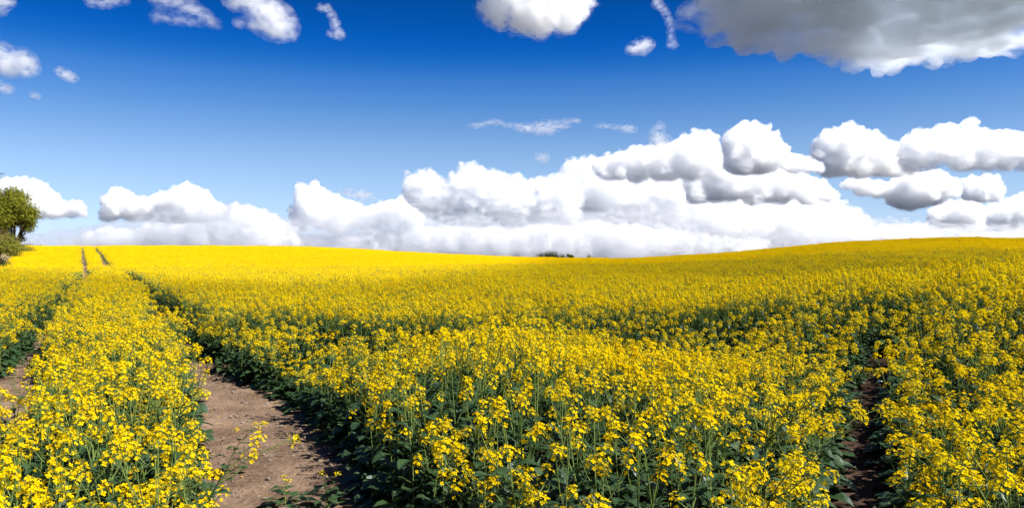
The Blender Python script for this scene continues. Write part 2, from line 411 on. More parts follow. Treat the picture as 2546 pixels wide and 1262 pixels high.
# the crop thins out and stays shorter in front of the cross track
front = np.exp(-((Y - 9.5) / 1.6) ** 2) * sstep(-4.5, -2.5, X) * sstep(4.8, 3.4, X) * (Y < 10.9)
hh = hh * (1 - .46 * front * np.clip(.75 + .6 * field(X, Y, 1.6, 21), .1, 1))
PT = np.stack([X, Y, ground_z(X, Y) - .01], -1)
EUL = np.stack([rng.normal(0, .05, n), rng.normal(0, .05, n), rz], -1)

# the 300 plants that show largest become things of their own
depth = Y; top_y = CY + (CAM.z - (PT[:, 2] + hh)) / np.maximum(Y, .1) * F
inview = (np.abs(X) < .632 * Y + .05) & (top_y < 1262 + 40) & (Y > 1.2)
order = np.argsort(np.where(inview, Y, 1e9))[:300]
single = np.zeros(n, bool); single[order] = True

def scatter(name, P, E, S, I, coll):
    me = bpy.data.meshes.new(name); me.from_pydata(P.tolist(), [], [])
    a = me.attributes.new('rot', 'FLOAT_VECTOR', 'POINT'); a.data.foreach_set('vector', E.astype(np.float32).ravel())
    a = me.attributes.new('scl', 'FLOAT_VECTOR', 'POINT'); a.data.foreach_set('vector', S.astype(np.float32).ravel())
    a = me.attributes.new('pick', 'INT', 'POINT'); a.data.foreach_set('value', I.astype(np.int32))
    o = bpy.data.objects.new(name, me); col.objects.link(o)
    g = bpy.data.node_groups.new(name, 'GeometryNodeTree')
    g.interface.new_socket('Geometry', in_out='INPUT', socket_type='NodeSocketGeometry')
    g.interface.new_socket('Geometry', in_out='OUTPUT', socket_type='NodeSocketGeometry')
    N, L = g.nodes, g.links
    gi, go = N.new('NodeGroupInput'), N.new('NodeGroupOutput')
    mp = N.new('GeometryNodeMeshToPoints'); iop = N.new('GeometryNodeInstanceOnPoints'); ci = N.new('GeometryNodeCollectionInfo')
    ci.inputs['Collection'].default_value = coll; ci.inputs['Separate Children'].default_value = True; ci.inputs['Reset Children'].default_value = True
    def attr(nm, t):
        q = N.new('GeometryNodeInputNamedAttribute'); q.data_type = t; q.inputs['Name'].default_value = nm
        return [s for s in q.outputs if s.enabled and s.name == 'Attribute'][0]
    L.new(gi.outputs[0], mp.inputs['Mesh']); L.new(mp.outputs[0], iop.inputs['Points']); L.new(ci.outputs[0], iop.inputs['Instance'])
    iop.inputs['Pick Instance'].default_value = True
    L.new(attr('pick', 'INT'), iop.inputs['Instance Index'])
    L.new(attr('rot', 'FLOAT_VECTOR'), iop.inputs['Rotation']); L.new(attr('scl', 'FLOAT_VECTOR'), iop.inputs['Scale'])
    L.new(iop.outputs[0], go.inputs[0])
    md = o.modifiers.new('scatter', 'NODES'); md.node_group = g
    return o

m = ~single
S = np.stack([np.ones(n) * rng.uniform(.92, 1.12, n)] * 2 + [hh], -1)
crop = scatter('rapeseed_crop', PT[m], EUL[m], S[m], idx[m], C_NEAR)
tag(crop, 'dense yellow flowering rapeseed crop filling the field around the wheel tracks', 'crop', kind='stuff')
# far hillsides
FX, FY = [], []
for (y0, y1, s) in ((60, 105, .46), (105, 172, .60)):
    X2, Y2 = jgrid(-.7 * y1 - 3, .7 * y1 + 3, y0, y1, s)
    k = in_wedge(X2, Y2, 2) & ~((Y2 > 100) & (X2 > .12 * Y2)) & (X2 > -.605 * Y2 - 1.5); FX.append(X2[k]); FY.append(Y2[k])
FX = np.concatenate(FX); FY = np.concatenate(FY)
# thin lines on the hills where old tracks run
def hline(x, y, a, b, w):
    dx, dy = b[0] - a[0], b[1] - a[1]; t = np.clip(((x - a[0]) * dx + (y - a[1]) * dy) / (dx * dx + dy * dy), 0, 1)
    return np.hypot(x - a[0] - t * dx, y - a[1] - t * dy) - w
gd2 = gap_dist(FX, FY)
k = gd2 > .14
FX, FY = FX[k], FY[k]; n2 = FX.size
h2 = np.clip(.95 + .05 * field(FX, FY, .5, 7) + .05 * field(FX, FY, .12, 8) + rng.normal(0, .05, n2), .7, 1.2)
far = scatter('hillside_rapeseed', np.stack([FX, FY, ground_z(FX, FY)], -1), np.stack([np.zeros(n2), np.zeros(n2), rng.uniform(0, 6.28, n2)], -1),
              np.stack([np.ones(n2) * np.where(FY > 105, 1.15, 1.0)] * 2 + [h2], -1), rng.integers(0, 5, n2), C_FAR)
tag(far, 'distant yellow rapeseed covering the low hills up to the skyline', 'crop', kind='stuff')

# individual plants: shared part meshes, copied in a loop
PARTS = []
for i, (st, fo, hd) in enumerate(PLANTS):
    PARTS.append((st.mesh('stem', [M_STEM]), fo.mesh('foliage', [M_LEAF]), [q.mesh('flower_head', MATS_HEAD) for q in hd]))
def zone(x, y):
    tc = (np.interp(y, TR_Y, TR_L) + np.interp(y, TR_Y, TR_R)) / 2
    if x < (tl(y, 0) + tl(y, 1)) / 2: return 'far_left'
    if x < tc: return 'strip'
    gx = np.interp(y, [4.1, 5.6, 7.4, 9.3, 10.9], [1.75, 2.35, 3.2, 4.3, 5.15])
    return 'middle' if x < gx else 'right'
ZL = {'far_left': ('rape plant in yellow flower standing left of both wheel tracks', 'rape plants left of both wheel tracks'),
      'strip': ('rape plant in yellow flower in the strip between the two wheel tracks', 'rape plants in the strip between the wheel tracks'),
      'middle': ('rape plant in yellow flower in the block right of the earth path', 'rape plants in the block right of the earth path'),
      'right': ('rape plant in yellow flower standing right of the dark narrow track', 'rape plants right of the dark narrow track')}
def place_plant(i, loc, eul, scl, label, group):
    root = bpy.data.objects.new('rape_plant', None); root.empty_display_size = .1
    root.location = loc; root.rotation_euler = eul; root.scale = scl; col.objects.link(root)
    tag(root, label, 'rape plant', group)
    st, fo, hd = PARTS[i]
    for nm, me in [('stem', st), ('foliage', fo)] + [('flower_head', q) for q in hd]:
        c = bpy.data.objects.new(nm, me); c.parent = root; col.objects.link(c)
    return root
for q in order:
    if not inview[q]: continue
    lab, grp = ZL[zone(X[q], Y[q])]
    if LEAN0 <= idx[q] < LEAN0 + 2: lab = lab.replace('rape plant in yellow flower', 'leaning rape plant in yellow flower'); grp = 'leaning ' + grp
    elif idx[q] >= LEAN0: lab = lab.replace('rape plant in yellow flower', 'tall leafy rape plant with few flower heads'); grp = 'tall leafy ' + grp
    elif idx[q] >= LOW0: lab = lab.replace('rape plant in yellow flower', 'short leafy rape plant with few flowers'); grp = 'short leafy ' + grp
    place_plant(int(idx[q]), PT[q], EUL[q], S[q], lab, grp)

# ------------------------------------------------------------------ trees and bushes of the field margin
M_BARK = soil('bark', (.035, .026, .018), (.10, .075, .05), 9, .02)
M_HAW = leafy('hawthorn_leaf', (.058, .088, .012), (.225, .225, .024), .35)
M_OLIVE = leafy('olive_scrub_leaf', (.16, .165, .025), (.27, .24, .045), .3)
M_BROWN = leafy('brown_scrub_twig', (.07, .045, .022), (.15, .095, .045), .15)
M_GREEN = leafy('fresh_weed_leaf', (.06, .14, .03), (.12, .20, .05), .3)
M_STRAW = leafy('straw', (.32, .25, .12), (.45, .36, .2), .2)
M_DARKL = leafy('dark_scrub_leaf', (.035, .045, .012), (.085, .090, .025), .25)

def crown_leaves(clumps, n, size, rng):
    """leaf sprays scattered through a set of ellipsoid clumps (centre, rx, ry, rz), thicker towards each clump's skin"""
    mb = MB(); wts = [c[1] * c[2] * c[3] for c in clumps]
    for i in range(n):
        c, rx, ry, rz = rng.choices(clumps, wts)[0]
        d = Vector((rng.gauss(0, 1), rng.gauss(0, 1), rng.gauss(0, 1))).normalized(); t = rng.uniform(0, 1) ** .42 * rng.uniform(.8, 1.12) * (1.3 if rng.random() < .05 else 1)
        p = Vector(c) + Vector((d.x * rx * t, d.y * ry * t, d.z * rz * t))
        nrm = (d + Vector((rng.gauss(0, .7), rng.gauss(0, .7), rng.gauss(.4, .6)))).normalized(); u = nrm.orthogonal().normalized()
        u = Matrix.Rotation(rng.uniform(0, 6.28), 3, nrm) @ u; w = nrm.cross(u); s = size * rng.uniform(.6, 1.3)
        mb.add([p - u * s, p - w * s * .45 + nrm * s * .1, p + u * s, p + w * s * .45 + nrm * s * .1], [(0, 1, 2, 3)], 0)
    return mb
def limb(mb, a, b, r0, r1, rng, wob=.12, n=5, k=6):
    a, b = Vector(a), Vector(b); L = (b - a).length; P = []
    for i in range(n + 1):
        t = i / n; q = a.lerp(b, t)
        if 0 < i < n: q += Vector((rng.gauss(0, wob), rng.gauss(0, wob), rng.gauss(0, wob * .6))) * L * .5
        P.append(q)
    mb.tube(P, [r0 + (r1 - r0) * i / n for i in range(n + 1)], k, 0); return P
def tree(name, label, base, clumps, trunk_r, nleaf, lsize, mat, seed, group=None):
    rng = random.Random(seed); base = Vector(base); root = empty(name, base)
    cl = [(Vector(c) , rx, ry, rz) for c, rx, ry, rz in clumps]
    tb = MB(); cz = min(c[0].z - c[3] for c in cl); ctr = sum((c[0] for c in cl), Vector()) / len(cl)
    fork = Vector((ctr.x * .25, ctr.y * .25, max(cz, .5) * .95))
    limb(tb, (0, 0, -.4), fork, trunk_r * 1.25, trunk_r * .8, rng, .05, 5, 8)
    for c, rx, ry, rz in cl:
        P = limb(tb, fork, c, trunk_r * .55, trunk_r * .16, rng)
        for q in range(6):
            d = Vector((rng.gauss(0, 1), rng.gauss(0, 1), rng.gauss(.3, .8))).normalized()
            limb(tb, P[rng.randint(2, 5)], c + Vector((d.x * rx, d.y * ry, d.z * rz)) * rng.uniform(.8, 1.08), trunk_r * .16, trunk_r * .03, rng, .15, 4, 4)
    tb.obj('trunk', [M_BARK], root, True)
    crown_leaves(cl, nleaf, lsize, rng).obj('crown', [mat], root)
    tag(root, label, 'tree', group); return root
def bush(name, label, base, w, h, nleaf, lsize, mat, seed, twigs=14, cat='bush', deep=None):
    rng = random.Random(seed); root = empty(name, base); tb = MB(); cl = []
    m = max(2, int(w / h * 2.5)); deep = deep or min(w, h * 1.5) * .5
    for i in range(m):
        x = (i + .5) / m * w - w / 2; hh_ = h * rng.uniform(.65, 1.0) * (1 - .35 * abs(x / (w / 2)) ** 2)
        cl.append((Vector((x, rng.uniform(-.3, .3) * deep, hh_ * .52)), w / m * rng.uniform(.6, .9), deep * rng.uniform(.7, 1), hh_ * .5))
    for i in range(twigs):
        c = rng.choice(cl); a = Vector((c[0].x * .8, c[0].y, -.1))
        e = c[0] + Vector((rng.gauss(0, .5) * c[1], rng.gauss(0, .5) * c[2], c[3] * rng.uniform(.6, 1.5)))
        limb(tb, a, e, .02 * h, .005 * h, rng, .1, 4, 4)
    tb.obj('branches', [M_BARK], root); crown_leaves(cl, nleaf, lsize, rng).obj('foliage', [mat], root)
    tag(root, label, cat); return root
def on_ground(xp, d):
    x = (xp - CX) / F * d; return Vector((x, d, float(ground_z(x, d))))
def rel(base, xp, yp, d, dy=0):
    q = px(xp, yp, d) - Vector(base); return Vector((q.x, q.y + dy, q.z))
D1 = 122; b1 = on_ground(34, D1); k1 = D1 / F
tree('hawthorn_tree', 'round green tree with a short dark trunk at the left edge of the sunlit field', b1,
     [(rel(b1, x, y, D1, dy), r * k1, r * k1, r * .85 * k1) for x, y, r, dy in ((-40, 520, 50, 0), (10, 500, 40, 1), (45, 508, 34, -1), (64, 530, 34, 0), (20, 540, 42, -2), (58, 556, 24, 1), (-10, 560, 36, 0), (-60, 490, 46, 1), (30, 530, 40, 1), (74, 548, 20, 0), (82, 522, 14, 0), (50, 490, 26, 0), (5, 575, 26, 0), (66, 568, 15, 0), (28, 584, 17, -2), (2, 596, 18, -1), (48, 592, 11, 1), (30, 478, 22, 0))],
     .33, 24000, .19, M_HAW, 5)
D2 = 140; b2 = on_ground(-95, D2); k2 = D2 / F
tree('tall_tree', 'taller tree whose twigs just enter at the left edge above the round green tree', b2,
     [(rel(b2, x, y, D2, dy), r * k2, r * k2, r * k2) for x, y, r, dy in ((-90, 450, 70, 0), (-50, 470, 46, 1), (-28, 446, 34, 0), (-130, 500, 60, 0))],
     .4, 6000, .20, M_HAW, 6)
bush('olive_bush', 'olive yellow bush in front of the round tree at the left edge', on_ground(0, 90), 4.2, 4.5, 8000, .10, M_OLIVE, 7)
bush('brown_bush', 'brown leafless looking bush below the round tree crown at the left edge', on_ground(-20, 100), 3.8, 6.0, 5200, .11, M_BROWN, 8)
bush('low_scrub', 'low sparse scrub on the skyline just right of the round tree trunk', on_ground(72, 165), 6.5, 2.1, 1300, .15, M_OLIVE, 9, 22)
bush('low_scrub', 'lowest thin scrub on the skyline farthest right of the round tree', on_ground(108, 168), 4.0, 1.3, 420, .15, M_DARKL, 10, 12)
bush('weed_patch', 'fresh green weeds at the foot of the olive bush beside the field corner', on_ground(16, 74), 1.3, 1.2, 1600, .07, M_GREEN, 11, 6, cat='weeds')
bush('dry_grass_clump', 'pale dry grass clump at the foot of the round tree', on_ground(14, 84), 1.1, 1.9, 1500, .09, M_STRAW, 12, 10, cat='grass clump')
bush('field_edge_bush', 'dark green hedge bush standing at the very left edge beyond the rapeseed', on_ground(-30, 66), 3.2, 2.3, 4200, .08, M_DARKL, 13)
bush('hedge_bush', 'yellow green hedge bush sloping down between the round tree and the field corner', on_ground(34, 104), 4.6, 3.0, 5200, .10, M_OLIVE, 18)
# the little group on the far skyline
bush('skyline_bush', 'long low bush with bare twigs sticking up on the skyline in the middle gap', on_ground(1370, 185) , 6.4, 3.5, 4600, .10, M_DARKL, 14, 60)
b3 = on_ground(1419, 185); k3 = 185 / F
tree('small_tree', 'small round headed tree on the skyline at the right end of the long low bush', b3,
     [(rel(b3, x, y, 185), r * k3, r * k3, r * k3) for x, y, r in ((1413, 634, 4), (1420, 637, 5), (1424, 640, 4.5), (1416, 641, 4))], .09, 1500, .11, M_HAW, 15)
bush('tiny_bush', 'tiny lone bush on the skyline right of the small round headed tree', on_ground(1465, 185), 1.1, 2.5, 600, .09, M_HAW, 16, 8)

# ------------------------------------------------------------------ small things by the path
def grass_tuft(label, loc, n, L, seed, az, group=None):
    rng = random.Random(seed); mb = MB()
    for i in range(n):
        a = az + rng.gauss(0, .8); d = Vector((math.cos(a), math.sin(a), 0)); l = L * rng.uniform(.7, 1.1); w = d.cross(Vector((0, 0, 1))) * .006
        P = [Vector((rng.gauss(0, .02), rng.gauss(0, .02), 0))]; vs = []
        for j in range(6):
            t = j / 5; p = P[0] + d * (l * .75 * t * t) + Vector((0, 0, l * (t - .38 * t * t))); ww = w * (1 - t) ** .7
            vs += [p - ww, p + ww]
        mb.add(vs, [(2 * j, 2 * j + 1, 2 * j + 3, 2 * j + 2) for j in range(5)], 0)
    o = mb.obj('grass_tuft', [M_GREEN]); o.location = loc; tag(o, label, 'grass tuft', group); return o
def at_ground(x, y): return Vector((x, y, float(ground_z(x, y))))
grass_tuft('tuft of long pale grass blades where the earth path goes out of sight', at_ground(-4.72, 11.9) + Vector((0, 0, .28)), 7, .55, 3, .1)
# the low leaning plants that hang over the tracks
for x, y, rz_, i, s_, lab in ((-2.25, 6.35, -.1, 12, (.62, .62, .50), 'low rape plant leaning out over the earth path from the left strip'),
                         (3.45, 6.2, 2.75, 12, (1.05, 1.05, 1.0), 'arching rape plant leaning left over the dark narrow track'),
                         (3.05, 5.3, 2.9, 11, (1, 1, .8), 'rape plant with a bowed stem hanging over the near end of the dark narrow track'),
                         (-1.25, 5.45, 1.2, 9, (.8, .8, .55), 'tiny rape plant flowering at the right foot of the earth path'),
                         (-1.55, 5.5, .3, 9, (.8, .8, .45), 'second tiny rape plant on the bare earth at the bottom of the path')):
    place_plant(i, at_ground(x, y), (0, 0, rz_), s_, lab, None)
mb = MB(); v_, f_ = (lambda: None, None)
import bmesh
bm = bmesh.new(); bmesh.ops.create_uvsphere(bm, u_segments=32, v_segments=20, radius=.036)
me = bpy.data.meshes.new('glass_ball'); bm.to_mesh(me); bm.free(); me.polygons.foreach_set('use_smooth', np.ones(len(me.polygons), dtype=bool))
mg, ng_, lg_, og_ = nodes_of('silvered_glass'); pb = ng_.new('ShaderNodeBsdfPrincipled'); pb.inputs['Base Color'].default_value = (.9, .92, .94, 1); pb.inputs['Metallic'].default_value = 1.0; pb.inputs['Roughness'].default_value = .08
lg_.new(pb.outputs[0], og_.inputs['Surface']); me.materials.append(mg)
ball = bpy.data.objects.new('shiny_ball', me); col.objects.link(ball); ball.location = at_ground(4.235, 9.27) + Vector((0, 0, .04))
tag(ball, 'small shiny silver ball lying in the dark narrow track at the right', 'ball')
# pebbles and fallen petals on the tracks
rngp = random.Random(77)
def on_track():
    y = rngp.uniform(4.6, 13) ; t = rngp.random()
    if t < .6: a, b = np.interp(y, TR_Y, TR_L), np.interp(y, TR_Y, TR_R)
    elif t < .8: a, b = tl(y, 0), tl(y, 1)
    else:
        gx_ = np.interp(y, [4.1, 5.6, 7.4, 9.2, 10.6], [1.75, 2.35, 3.15, 4.2, 5.0]); a, b = gx_ - .25, gx_ + .25
    x = rngp.uniform(a - .05, b + .05); return Vector((x, y, float(ground_z(x, y)) + .018))
mb = MB(); iv, fi = None, None
bm = bmesh.new(); bmesh.ops.create_icosphere(bm, subdivisions=1, radius=1); iv = [v.co.copy() for v in bm.verts]; fi = [tuple(v.index for v in f.verts) for f in bm.faces]; bm.free()
for i in range(1100):
    p = on_track(); r = rngp.choice([.006, .008, .01, .014, .02]) * rngp.uniform(.7, 1.3)
    mb.add([p + Vector((v.x * r * rngp.uniform(.7, 1.3), v.y * r * rngp.uniform(.7, 1.3), v.z * r * .6)) for v in iv], fi, 0)
peb = mb.obj('clods', [soil('clod_soil', (.13, .09, .065), (.36, .29, .23), 20, .01)]); tag(peb, 'small clods and stones scattered on the bare wheel tracks', 'clods', kind='stuff')
mb = MB()
for i in range(700):
    p = on_track() + Vector((0, 0, .004)); a = rngp.uniform(0, 6.28); u = Vector((math.cos(a), math.sin(a), rngp.uniform(-.3, .3))) * rngp.uniform(.004, .008); w = Vector((-u.y, u.x, rngp.uniform(-.003, .003)))
    mb.add([p - u, p - w, p + u, p + w], [(0, 1, 2, 3)], 0)
pet = mb.obj('fallen_petals', [M_PETAL]); tag(pet, 'fallen yellow petals lying on the bare earth tracks', 'petals', kind='stuff')
mb = MB()
for i in range(260):
    p = on_track(); a = rngp.uniform(0, 6.28); l = rngp.uniform(.02, .11); d = Vector((math.cos(a), math.sin(a), rngp.uniform(-.03, .08))) * l
    mb.tube([p, p + d * .5 + Vector((0, 0, rngp.uniform(0, .012))), p + d], [.0015, .0018, .001], 3, rngp.choice([0, 1]), False)
lit = mb.obj('plant_litter', [M_STRAW, M_BROWN]); tag(lit, 'broken straw and stem bits trodden into the bare earth tracks', 'plant litter', kind='stuff')
# two birds far off
M_BIRD = leafy('bird_feather', (.02, .02, .022), (.03, .03, .03), 0)
def bird(label, p, span, yaw, flap):
    mb = MB(); s = span / 2
    mb.tube([(0, -.28 * span, 0), (0, -.2 * span, .01 * span), (0, 0, .02 * span), (0, .16 * span, .01 * span), (0, .23 * span, 0)], [.03 * span, .012 * span, .055 * span, .035 * span, .008 * span], 8, 0)
    for sd in (-1, 1):
        top = [Vector((sd * s * t, (.07 - .10 * t * t) * span + b, flap * s * math.sin(t * 2.2) + dz)) for t in (0, .35, .7, 1) for b, dz in ((0, .012 * span), (-.16 * span * (1 - t * .75), 0))]
        bot = [q - Vector((0, 0, .012 * span)) for q in top]; n8 = 8
        fs = [(2 * i, 2 * i + 1, 2 * i + 3, 2 * i + 2) for i in range(3)]
        fs += [tuple(n8 + j for j in reversed(f)) for f in fs]; fs += [(0, 2, 10, 8), (2, 4, 12, 10), (4, 6, 14, 12), (1, 9, 11, 3), (3, 11, 13, 5), (5, 13, 15, 7), (6, 7, 15, 14)]
        mb.add(top + bot, fs, 0)
    o = mb.obj('bird', [M_BIRD]); o.location = p; o.rotation_euler = (0, 0, yaw); tag(o, label, 'bird'); return o
bird('small dark bird flying before the white clouds above the right hill', px(1797, 476, 130), .55, 1.2, .35)
bird('tiny dark bird high in the clear blue on the left', px(650, 156, 190), .6, .5, .2)

# ------------------------------------------------------------------ clouds
def cloud_mat(name, dens, colr=(1, 1, 1), aniso=0.0, scale=None, lo=.44, hi=.58, floor=.12, step=.2):
    """scattering air; with a scale the density is torn by fractal noise so that the edges fray"""
    m, n, l, out = nodes_of(name)
    v = n.new('ShaderNodeVolumePrincipled'); v.inputs['Color'].default_value = (*colr, 1); v.inputs['Density'].default_value = dens
    v.inputs['Anisotropy'].default_value = aniso
    if scale:
        tc = n.new('ShaderNodeTexCoord'); nz = n.new('ShaderNodeTexNoise'); nz.inputs['Scale'].default_value = scale
        nz.inputs['Detail'].default_value = 4; nz.inputs['Roughness'].default_value = .62
        mp = n.new('ShaderNodeMapping'); mp.inputs['Scale'].default_value = (.75, .75, 1.35); l.new(tc.outputs['Object'], mp.inputs['Vector']); l.new(mp.outputs[0], nz.inputs['Vector'])
        mr = n.new('ShaderNodeMapRange'); mr.inputs['From Min'].default_value = lo; mr.inputs['From Max'].default_value = hi
        mr.inputs['To Min'].default_value = floor * dens; mr.inputs['To Max'].default_value = dens * 1.6
        l.new(nz.outputs['Fac'], mr.inputs['Value']); l.new(mr.outputs[0], v.inputs['Density'])
        m.cycles.volume_step_rate = step
    l.new(v.outputs[0], out.inputs['Volume']); return m
def ico(sub):
    import bmesh
    b = bmesh.new(); bmesh.ops.create_icosphere(b, subdivisions=sub, radius=1)
    v = np.array([p.co[:] for p in b.verts]); f = [tuple(x.index for x in q.verts) for q in b.faces]; b.free(); return v, f
ICO = {k: ico(k) for k in (1, 2, 3)}
# nested shells of one cloud: thin torn veil outside, denser air inside (radius factor, share of density, noise range, floor, noise scale)
BODY_SHELLS = [(1.14, .16, .43, .70, 0, .9), (1.0, .75, .42, .62, .02, 1.2), (.84, 1.1, .40, .60, .1, 1.2)]
PUFF_SHELLS = [(1.5, .22, .40, .80, 0, .42), (1.0, .42, .38, .80, 0, .45), (.6, .7, .34, .74, .05, .5)]
def cloud(label, D=None, top=None, base=545, puffs=None, od=2.3, seed=0, amp=1.15, colr=(.998, .999, 1.0), vox=3.2, lump=.3, flat=.5, thick=.55, rmax=36, aniso=0.5, alt=700.0, cat='cloud', fray=1.6, floor=.02):
    """a cloud as one closed lumpy body of scattering air. top: its upper outline, base: its lower edge (photo pixels) at D metres;
    puffs: (x, y, r[, stretch]) for small shreds. Big balls fill the body, smaller ones grow on its upper side like a cauliflower."""
    rng = random.Random(seed); balls = []
    bl = base if isinstance(base, list) else [(0, base)]
    ybase = lambda x: float(np.interp(x, [p[0] for p in bl], [p[1] for p in bl]))
    if D is None: D = min(24000.0, alt * F / max(631 - np.mean([p[1] for p in bl]), 55)) * (1 + .02 * (seed % 7))
    k = D / F
    def B(x, y, dd, r, sx=1.0): balls.append((px(x, y, D) + Vector((0, dd * k, 0)), r * k, sx))
    if top:
        tx = [p[0] for p in top]; ty = [p[1] for p in top]; x = tx[0]
        while x <= tx[-1]:
            yt = float(np.interp(x, tx, ty)); yb = ybase(x); T = max(yb - yt, 4)
            yb -= T * .16 * (noise.noise(Vector((x * .02, seed * 3.3, 0))) + .35); T = max(yb - yt, 4)
            r = min(T * .5, rmax) * rng.uniform(.7, 1.0); r = max(r, 4)
            y = yt + r
            while True:
                B(x + rng.uniform(-.2, .2) * r, min(y, yb - r * .4), rng.uniform(-.6, .6) * r, r)
                y += r * .9
                if y > yb - r * .3: break
            for q in range(7):       # cauliflower knobs breaking the outline
                rr = rng.uniform(3.5, 12) * min(1, r / 16)
                B(x + rng.uniform(-.6, .6) * r, yt + rng.uniform(-.2, 1.2) * rr, rng.uniform(-.5, .5) * r, rr)
            for q in range(3):       # lumps along the upper edge and over the face
                rr = r * rng.uniform(lump * .7, lump * 1.6)
                B(x + rng.uniform(-.9, .9) * r * .6, yt + rr * rng.uniform(.6, 1.3), rng.uniform(-.7, .3) * r, rr)
                B(x + rng.uniform(-.8, .8) * r, yt + T * rng.uniform(.1, .8), -r * rng.uniform(.7, 1.0), rr * 1.15)
            x += max(r * .55, 3)
    for p in (puffs or []):
        x, y, r = p[:3]; sx = p[3] if len(p) > 3 else 1.0
        r *= 1.15; B(x, y, 0, r, sx)
        for j in range(5):
            a = rng.uniform(0, 6.28); rr = r * rng.uniform(.3, .6)
            B(x + math.cos(a) * r * .9 * sx, y + math.sin(a) * r * .8, rng.uniform(-.6, .6) * r, rr)
        if puffs.index(p):
            q = puffs[puffs.index(p) - 1]; g = math.hypot(q[0] - x, q[1] - y); ns = int(g / (r * .6))
            for j in range(1, ns):
                t = j / ns; B(q[0] + (x - q[0]) * t, q[1] + (y - q[1]) * t + rng.uniform(-.2, .2) * r, 0, (q[2] * 1.15 + (r - q[2] * 1.15) * t) * rng.uniform(.7, 1.0), 1.2)
    rm_ = float(np.percentile([b[1] for b in balls], 85)) / k
    shells = PUFF_SHELLS if puffs else BODY_SHELLS
    AV, AF, AM = [], [], []; na = 0; mats = []
    for si, (grow, part, lo, hi, fl, fr) in enumerate(shells):
        V, Fc, nv = [], [], 0
        for c, r, sx in balls:
            rr = r * grow + (grow - 1) * 3 * k
            if rr < vox * k * .8: continue
            iv, fi = ICO[2] if r / k > 8 else ICO[1]
            V.append(iv * np.array([rr * sx, rr * 1.1, rr]) + np.array(c)); Fc.extend([tuple(i + nv for i in f) for f in fi]); nv += len(iv)
        if not V: continue
        me = bpy.data.meshes.new('tmp'); me.from_pydata(np.concatenate(V).tolist(), [], Fc)
        o = bpy.data.objects.new('tmp', me); col.objects.link(o)
        rm = o.modifiers.new('r', 'REMESH'); rm.mode = 'VOXEL'; rm.voxel_size = vox * k * (1.25 if si != 1 else 1)
        dg = bpy.context.evaluated_depsgraph_get(); m2 = bpy.data.meshes.new_from_object(o.evaluated_get(dg), depsgraph=dg)
        bpy.data.objects.remove(o); bpy.data.meshes.remove(me)
        nvt = len(m2.vertices); co = np.empty(nvt * 3); m2.vertices.foreach_get('co', co); co = co.reshape(-1, 3)
        no = np.empty(nvt * 3); m2.vertices.foreach_get('normal', no); no = no.reshape(-1, 3)
        s1 = 1 / (rm_ * .8 * k); disp = np.empty(nvt); sd = Vector((seed * 7.3 + si * .21, seed * 3.1, 0))
        for i in range(nvt):
            p = Vector(co[i] * s1) + sd
            disp[i] = .75 * noise.turbulence(p, 4, True, amplitude_scale=.55, frequency_scale=2.1) - .35 + .5 * noise.noise(p * .45)
        co = co + no * (disp * amp * rm_ * .42 * k)[:, None]
        if top:
            zb = CAM.z + (CY - np.array([ybase((c[0] / c[1]) * F + CX) for c in co])) / F * D
            zb = zb - (grow - 1) * 22 * k
            below = co[:, 2] < zb; co[below, 2] = zb[below] - (zb[below] - co[below, 2]) * flat
        AV.append(co)
        for p in m2.polygons: AF.append(tuple(q + na for q in p.vertices)); AM.append(len(mats))
        na += nvt; bpy.data.meshes.remove(m2)
        mats.append(cloud_mat('cloud_vapour', od * part / (2 * rm_ * k), colr, aniso, scale=fr * fray / (rm_ * k), floor=fl, lo=lo, hi=hi, step=.12 if puffs else .2))
    co = np.concatenate(AV); org = co.mean(0); co = co - org
    me = bpy.data.meshes.new('cloud'); me.from_pydata(co.tolist(), [], AF)
    for m_ in mats: me.materials.append(m_)
    me.polygons.foreach_set('material_index', np.array(AM, dtype=np.int32))
    me.polygons.foreach_set('use_smooth', np.ones(len(AF), dtype=bool)); me.update()
    oo = bpy.data.objects.new('cloud', me); col.objects.link(oo); oo.location = org
    tag(oo, label, cat); return oo

CL = []
def add(label, **kw): CL.append((label, kw))
# ---- the far row along the skyline
add('low bright cloud on the skyline right of the tree and above the tractor tracks', top=[(185, 606), (230, 582), (265, 566), (310, 574), (370, 582), (415, 606)], base=628, od=2.3)
add('long low cloud lying on the skyline left of the small bushes', top=[(690, 598), (760, 585), (850, 590), (930, 580), (1020, 568), (1100, 566), (1180, 560), (1280, 574), (1345, 592)], base=640, od=2.0, rmax=30)
add('long low cloud lying on the skyline behind the small bushes', top=[(1240, 585), (1300, 565), (1345, 556), (1420, 562), (1500, 553), (1600, 568), (1700, 580), (1800, 590), (1900, 602)], base=646, od=2.0, rmax=30)
add('broad flat topped cloud low over the right hill shoulder', top=[(1775, 520), (1810, 504), (1850, 499), (1930, 503), (1990, 506), (2040, 520), (2090, 528), (2130, 548), (2155, 572)], base=598, od=2.3)
add('thin low strip of cloud touching the right hill crest', top=[(2135, 582), (2200, 566), (2290, 563), (2330, 582)], base=604, od=2.3)
